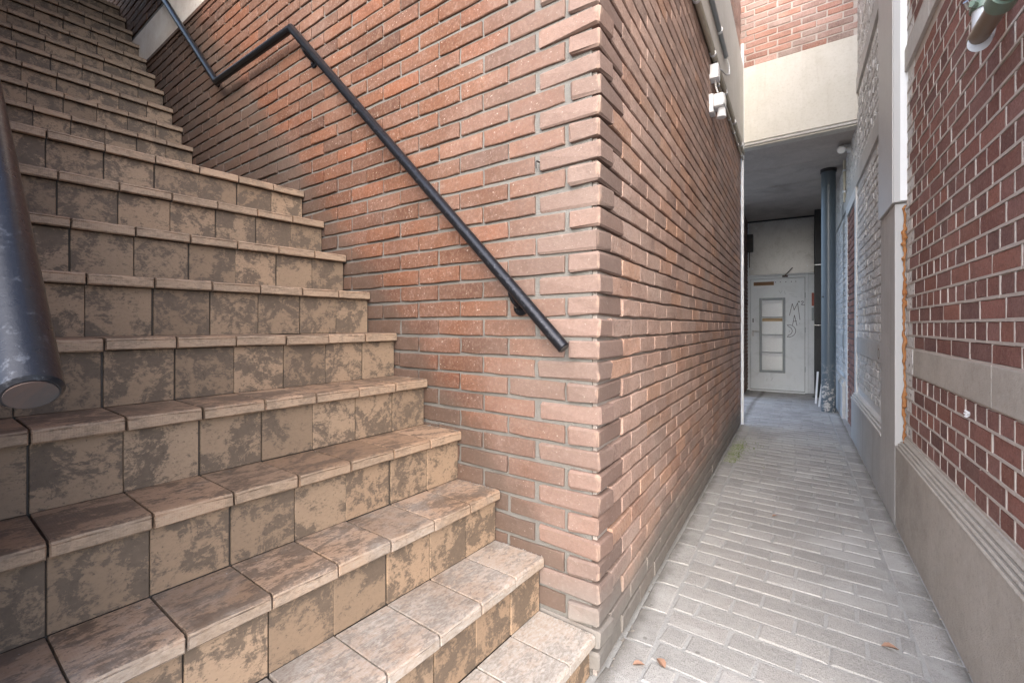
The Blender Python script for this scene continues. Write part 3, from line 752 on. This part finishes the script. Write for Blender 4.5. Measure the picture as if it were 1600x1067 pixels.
# ------------------------------------------------------------------ door and transom at the far end (frame: x along B, y away)
AE = 8.75; Me = lambda: None
ZS = -.138
dr = thing('door', 'scuffed pale grey metal door with louvred window and marker graffiti', 'door', W(AE, 0, 0), AL)
def dbox(parent, name, mat, x0, x1, z0, z1, y0, y1, bev=.003):
    m = MB(); m.box(x0, x1, y0, y1, z0, z1); return m.build(name, mat, parent, bevel=bev, seg=1)
leaf = dbox(dr, 'leaf', M['door'], -.226, .668, ZS+.028, 2.000, -.002, .045)
dbox(dr, 'jamb', M['door'], -.285, -.231, ZS, 2.058, -.03, .05); dbox(dr, 'jamb', M['door'], .673, .722, ZS, 2.058, -.03, .05)
dbox(dr, 'head', M['door'], -.230, .672, 2.006, 2.056, -.028, .05); dbox(dr, 'side_panel', M['door'], .724, .815, ZS, 2.056, -.006, .05)
dbox(dr, 'lit_sill', M['white'], -.232, .672, ZS-.01, ZS+.022, -.10, .0)  # sill coloured white to carry the light from under the door
dbox(leaf, 'scraped_patch', M['bare_wood'], -.172, .172, 1.878, 1.948, -.0045, .01)
for x in (.19,.27,.36,.45,.52): dbox(leaf, 'screw_hole', M['ink'], x, x+.014, 1.925, 1.939, -.0035, .01, 0)
wx0, wx1, wz0, wz1 = -.072, .358, .215, 1.638
wf = dbox(dr, 'window_frame', M['door_frame'], wx0, wx0+.045, wz0, wz1, -.022, .0)
dbox(wf, 'frame_bar', M['door_frame'], wx1-.045, wx1, wz0, wz1, -.022, .0)
dbox(wf, 'frame_bar', M['door_frame'], wx0+.046, wx1-.046, wz1-.045, wz1, -.022, .0); dbox(wf, 'frame_bar', M['door_frame'], wx0+.046, wx1-.046, wz0, wz0+.045, -.022, .0)
gapm = [M['white'], M['amber'], M['white'], M['white']]
for i in range(4):
    zt = wz1-.05-i*.335; zb = zt-.318
    dbox(wf, 'louvre_gap', gapm[i], wx0+.047, wx1-.047, zt-.062, zt-.004, -.0042, .0, 0)
    m = MB(); m.add([(wx0+.05,-.004,zt-.062),(wx1-.05,-.004,zt-.062),(wx1-.05,-.019,zb+.012),(wx0+.05,-.019,zb+.012),(wx0+.05,.002,zt-.062),(wx1-.05,.002,zt-.062),(wx1-.05,-.012,zb+.012),(wx0+.05,-.012,zb+.012)],
          [(3,2,1,0),(4,5,6,7),(0,1,5,4),(1,2,6,5),(2,3,7,6),(3,0,4,7)]); m.build('louvre', M['pane'], wf)
    if i < 3: dbox(wf, 'cross_bar', M['door_frame'], wx0+.046, wx1-.046, zb-.006, zb+.012, -.021, .0)
hd = dbox(dr, 'handle_plate', M['steel'], -.196, -.166, .905, 1.02, -.008, .0)
m = MB(); m.tube([(-.181,-.006,1.0),(-.181,-.05,1.0),(-.165,-.055,1.0),(-.075,-.055,.998)], .010, 10); m.build('lever', M['steel'], hd, smooth=True)
dbox(dr, 'lock', M['dark'], -.190, -.172, 1.17, 1.25, -.008, .0)
for z in (1.62, .98, .25): dbox(dr, 'hinge', M['door_frame'], .664, .680, z, z+.10, -.036, -.0285)
Mg = Matrix.Translation((0, -.0028, 0))
strokes(leaf, Mg, [[(.425,1.30),(.470,1.52),(.500,1.40),(.555,1.53),(.592,1.22)], [(.475,1.12),(.505,1.305),(.545,1.11)], [(.484,1.185),(.538,1.195)], [(.585,1.15),(.592,1.152)],
    arc(.41,1.01,.115,-100,95,16), arc(.385,1.01,.085,-75,72,12), [(.39,.898),(.408,.925)], [(.388,1.122),(.412,1.092)], [(.42,1.0),(.426,1.004)],
    arc(.575,1.552,.010,0,360,8), [(.610,1.545),(.625,1.562),(.645,1.555),(.640,1.530),(.612,1.500),(.625,1.497),(.665,1.488)]], .0085, M['ink'], 'graffiti')
strokes(leaf, Mg, [[(.25,1.78),(.28,1.72),(.31,1.77)], [(.34,1.76),(.36,1.70)], [(.42,1.70),(.50,1.69)], [(.46,1.66),(.55,1.645)], [(.12,.06),(.16,.12)], [(.05,.05),(.06,.10)]], .004, M['door_frame'], 'scratch')
ck = MB(); ck.tube([(.345,-.035,2.04),(.40,-.06,2.10),(.475,-.075,2.185)], .009, 8); ck.box(.31, .40, -.05, -.028, 2.018, 2.052)
ck.build('closer_arm', M['rust'], dr)
tp = thing('transom_panel', 'glossy grey panel filling the space above the metal door', 'panel', W(AE, 0, 0), AL)
dbox(tp, 'sheet', M['panel'], -.255, .812, 2.085, 3.074, -.004, .04)
dbox(tp, 'frame', M['door'], -.285, -.257, 2.062, 3.10, -.016, .04); dbox(tp, 'frame', M['door'], -.256, .812, 2.0625, 2.083, -.016, .04)
dbox(tp, 'frame', M['panel'], -.256, .812, 3.076, 3.10, -.012, .04)
dbox(tp, 'lintel', M['black'], -.285, .815, 3.104, 3.127, -.03, .04)
for (x, z) in ((-.14, 2.98), (-.2, 2.2), (.7, 2.2)): dbox(tp, 'bolt', M['white'], x, x+.018, z, z+.018, -.012, -.004)
be = MB(); be.box(-.6, 1.3, .052, .2, -.3, 3.2); be.build('backing', M['dark'], tp)
jb = thing('junction_box', 'dark box on the recess wall beside the transom panel', 'box', W(8.6, -.27, 2.52), AL)
dbox(jb, 'case', M['dark'], .0, .10, 0, .33, -.06, .06, .006); dbox(jb, 'cable', M['dark'], .03, .045, -.3, -.001, .0, .015, 0)
rp = thing('sign_plate', 'small red plate above a grey plate on the strip right of the door', 'sign', W(AE, 0, 0), AL)
dbox(rp, 'red_plate', M['red_sign'], .775, .812, 1.47, 1.71, -.010, -.0065, 0); dbox(rp, 'grey_plate', M['door_frame'], .775, .812, 1.20, 1.44, -.010, -.0065, 0)
po = thing('steel_post', 'black square steel post behind the blue grey pipe', 'post', W(8.3, .86, -.14), AL)
dbox(po, 'shaft', M['black'], -.055, .05, .012, 3.265, -.05, .05, .004); dbox(po, 'base_plate', M['black'], -.085, .08, -.01, .0115, -.08, .08, .003)
for z in (1.25, 2.3): dbox(po, 'strap', M['steel'], -.0585, .053, z, z+.012, -.054, .054, 0)

pp = thing('standing_pipe', 'thick blue grey pipe with chipped paint from paving to soffit', 'pipe', W(5.86, .885, 0))
m = MB(); m.tube([(0,0,-.03),(0,0,3.14)], .079, 40); m.build('shaft', M['pipe'], pp, smooth=True)
m = MB(); m.tube([(0,0,3.085),(0,0,3.131)], .088, 40); m.build('collar', M['black'], pp, smooth=True)
m = MB(); m.tube([(-.055,-.058,1.48),(-.058,-.062,1.48)], .012, 10); m.build('plug', M['black'], pp)
for i, (b, a, l) in enumerate(((.80, 6.3, .34), (.775, 6.75, .30))):
    m = MB(); m.box(-.012, .012, -.008, .008, 0, l*1.6); o = m.build('batten', M['white'], bevel=.002)
    o.location = W(a, b, zf(a)); o.rotation_euler = (.12, .10-.05*i, AL)
    tag(o, ('longer thin white batten leaning close to the foot of the standing pipe', 'shorter thin white batten leaning nearer the black steel post')[i], 'batten', 'battens by the pipe')

# ------------------------------------------------------------------ fittings on the alley walls
vc = thing('conduit', 'white vertical conduit down the far end of the mauve brick wall', 'conduit', W(4.425, .012, 0))
m = MB(); m.tube([(0,0,0),(0,0,2.98)], .015, 14); m.build('lower_tube', M['white'], vc, smooth=True)
m = MB(); m.tube([(0,0,2.985),(0,0,3.04)], .019, 14); m.build('coupling', M['white'], vc, smooth=True)
m = MB(); m.tube([(.004,-.04,3.05),(.004,-.04,4.25)], .020, 14); m.build('upper_tube', M['white'], vc, smooth=True)
for z in (.5, 1.5, 2.5): 
    m = MB(); m.tube([(0,0,z),(0,0,z+.02)], .018, 14); m.build('clip', M['white'], vc, smooth=True)
def run(name, label, pts, r, mat, clips=0, cat='conduit'):
    t = thing(name, label, cat, W(pts[0][0], pts[0][1], 0)); o = t.location
    P = [W(*p)-Vector((o.x, o.y, 0)) for p in pts]
    m = MB(); m.tube(P, r, 12); m.build('tube', mat, t, smooth=True)
    for i in range(clips):
        s = (i+.5)/clips; q = P[0].lerp(P[-1], s); d = (P[-1]-P[0]).normalized()
        m = MB(); m.tube([q-d*.012, q+d*.012], r*1.35, 12); m.build('clip', M['white'], t, smooth=True)
    return t
run('conduit', 'beige conduit along the underside of the concrete band', [(1.2,.024,3.035),(4.42,.024,3.035)], .016, M['cream_tube'], 5)
run('conduit', 'thinner beige conduit below the band conduit on mauve brick', [(2.3,.016,2.955),(4.42,.016,2.975)], .010, M['cream_tube'], 6)
run('cable_tray', 'grey steel channel fixed across the face of the concrete band', [(1.2,.040,3.30),(2.75,.040,3.30)], .018, M['door_frame'], 2, 'channel')
run('cable', 'loose grey cable looping from the channel to the small junction box', [(2.74,.045,3.30),(2.78,.06,3.22),(2.70,.07,3.12),(2.52,.065,3.04),(2.36,.055,3.0),(2.27,.05,2.97)], .006, M['trunk_face'], 0, 'cable')
jx = thing('junction_box', 'small white junction box under the concrete band', 'box', W(2.22, 0, 2.87), RL)
m = MB(); m.box(-.045, .045, -.058, .01, 0, .10); m.build('case', M['white'], jx, bevel=.006)
m = MB(); m.tube([(0,-.03,.10),(0,-.03,.13)], .014, 10); m.build('gland', M['dark'], jx); 
m = MB(); m.tube([(0,-.03,0),(.0,-.035,-.05),(-.01,-.05,-.10)], .006, 8); m.build('tail', M['trunk_face'], jx)
fl = thing('floodlight', 'small white floodlight with sensor on the mauve brick wall', 'lamp', W(2.20, 0, 2.62), RL)
m = MB(); m.box(-.05, .05, -.028, .01, 0, .13); m.build('back_box', M['white'], fl, bevel=.006)
m = MB(); m.box(-.06, .06, -.095, -.0285, .03, .12); m.build('housing', M['white'], fl, bevel=.012)
m = MB(); m.box(-.05, .05, -.100, -.0955, .04, .11); m.build('lens', M['pane'], fl, bevel=.002)
m = MB(); m.tube([(0,-.075,-.035),(0,-.075,.029)], [.032,.024], 18); m.build('sensor', M['white'], fl, smooth=True)
cc = thing('security_camera', 'small white security camera on the whitewashed wall under the overhang', 'camera', W(4.95, BW, 3.06), RR)
m = MB(); m.tube([(0,.01,0),(0,-.035,0)], .035, 16); m.build('base', M['white'], cc, smooth=True)
m = MB(); m.tube([(-.05,-.085,.03),(.14,-.095,-.035)], .042, 20); m.build('body', M['trunk_face'], cc, smooth=True)
m = MB(); m.tube([(.139,-.095,-.0345),(.155,-.096,-.040)], [.040,.034], 20); m.build('lens', M['white'], cc, smooth=True)
m = MB(); m.tube([(0,-.03,0),(.02,-.085,.0)], .014, 10); m.build('arm', M['white'], cc, smooth=True)
run('conduit', 'short cream conduit below the security camera', [(5.5,BW-.018,2.60),(5.5,BW-.018,3.11)], .014, M['cream_tube'], 2)
# pipes high on the red wall
dp = thing('downpipe', 'pale grey downpipe with green clamp meeting a brown pipe on red brick', 'pipe', W(.47, .985, 0), RR)
m = MB(); m.tube([(0,0,1.9600),(0,0,3.2)], .0255, 24); m.build('upright', M['downpipe'], dp, smooth=True)
m = MB(); m.tube([(0,0,2.0200),(0,0,2.0430)], .0305, 24); m.tube([(.022,-.024,2.0300),(.034,-.034,2.0300)], .009, 8); c_ = m.build('clamp', M['green'], dp, smooth=True)
m = MB(); m.tube([(.02,-.036,2.0240),(.036,-.047,2.0390)], .006, 8); m.build('bolt', M['steel'], c_)
m = MB(); m.tube([(0,0,1.9600),(.002,-.004,1.9430),(.010,-.012,1.9270),(.028,-.016,1.9200)], .0258, 24); m.build('elbow', M['downpipe'], dp, smooth=True)
m = MB(); m.tube([(.008,-.016,1.9370),(1.3,-.016,1.9370)], .0235, 24); m.build('branch', M['brown_pipe'], dp, smooth=True)
m = MB(); m.tube([(.185,-.016,1.9370),(.235,-.016,1.9370)], .031, 24); m.build('socket', M['green'], dp, smooth=True)
m = MB(); m.box(-.008, .008, 0, .07, 2.0200, 2.0400); m.build('bracket', M['steel'], dp)
pg = thing('wall_plug', 'splayed white wall plug in the red brick under the stone band', 'plug', W(.86, BW, .80), RR)
for i in range(6):
    an = i*1.05; m = MB(); m.tube([(0,.004,0),(.013*math.cos(an),-.010,.013*math.sin(an))], [.005,.003], 6); m.build('petal', M['white'], pg)

# ------------------------------------------------------------------ small loose things
def leaf_obj(a, b, rz, s, label):
    m = MB(); n = 8; v = []
    for i in range(n+1):
        t = i/n; wd = .30*math.sin(math.pi*t**.8)*(1-.15*(i % 2)); z = .10*math.sin(t*3.1)+.02
        v += [((t-.5), -wd, z+wd*.45), ((t-.5), 0, z*.6), ((t-.5), wd, z+wd*.35)]
    f = []
    for i in range(n):
        for j in range(2): f.append((i*3+j, (i+1)*3+j, (i+1)*3+j+1, i*3+j+1))
    k = len(v); v += [(x, y, z-.02) for (x, y, z) in v]; f += [tuple(q+k for q in reversed(t)) for t in f]
    m.add(v, f); o = m.build('leaf', M['leaf'], smooth=True); o.location = W(a, b, .0035); o.rotation_euler = (0,0,rz); o.scale = (s,s,s)
    return tag(o, label, 'leaf', 'fallen leaves')
leaf_obj(.13, .085, .6, .040, 'small dry leaf lying tight against the foot of the brick corner')
leaf_obj(.175, .145, 2.5, .046, 'dry brown leaf lying slantwise a hand away from the brick corner')
leaf_obj(.03, .175, 1.9, .052, 'largest dry leaf before the brick corner, pointing along the alley')
leaf_obj(.66, .80, .2, .050, 'dry pinkish leaf on the paving joint by the rendered plinth')
leaf_obj(.33, .86, 2.7, .055, 'curled brown leaf against the foot of the rendered plinth')
leaf_obj(1.72, .42, .9, .035, 'small dry leaf in the middle of the paved alley')
ms = MB()
for i in range(1100):
    c_ = rng.random()
    a = 2.95+rng.gauss(0, .11) if c_ < .4 else (3.3+rng.gauss(0, .20)); b = .065+rng.gauss(0, .025) if c_ < .75 else .13+rng.gauss(0, .07)
    if b < .012: continue
    p = W(a, b, 0); s = rng.uniform(.002, .006); ms.add([(p.x-s,p.y-s,-.001),(p.x+s,p.y-s,-.001),(p.x+s,p.y+s,-.001),(p.x-s,p.y+s,-.001),(p.x+rng.uniform(-s,s),p.y+rng.uniform(-s,s),s*.8)], [(0,1,4),(1,2,4),(2,3,4),(3,0,4)])
tag(stuff(ms.build('moss', M['moss'])), 'green moss growing on the paving along the mauve wall', 'moss')
gr = MB()
def bit(x, y, z, s):
    v = [(x+rng.gauss(0, s), y+rng.gauss(0, s), z+abs(rng.gauss(0, s*.5))) for _ in range(4)]; gr.add(v, [(0,1,2),(0,2,3),(0,3,1),(1,3,2)])
for i in range(1500):
    a = rng.uniform(-.6, 6.5); b = abs(rng.gauss(0, .014)) if rng.random() < .4 and a > 0 else BP-abs(rng.gauss(0, .035)); p = W(a, b, zf(a)); bit(p.x, p.y, p.z, rng.choice((.0015,.002,.003,.004)))
for i in range(500):
    a = rng.uniform(-.4, 6); p = W(a, rng.uniform(.02, .98), 0); bit(p.x, p.y, 0, rng.choice((.001,.0015,.0025)))
for i, (nx, nz) in enumerate(NOS[:5]):
    for k in range(60): bit(nx-rng.uniform(.01, .18), -abs(rng.gauss(0, .012))-.002, nz, .002)
    for k in range(40): bit(nx-.185+abs(rng.gauss(0, .006)), -rng.random()*1.2, nz, .0016)
tag(stuff(gr.build('grit', M['grit'])), 'loose grit and crumbs along the wall feet and steps', 'grit')
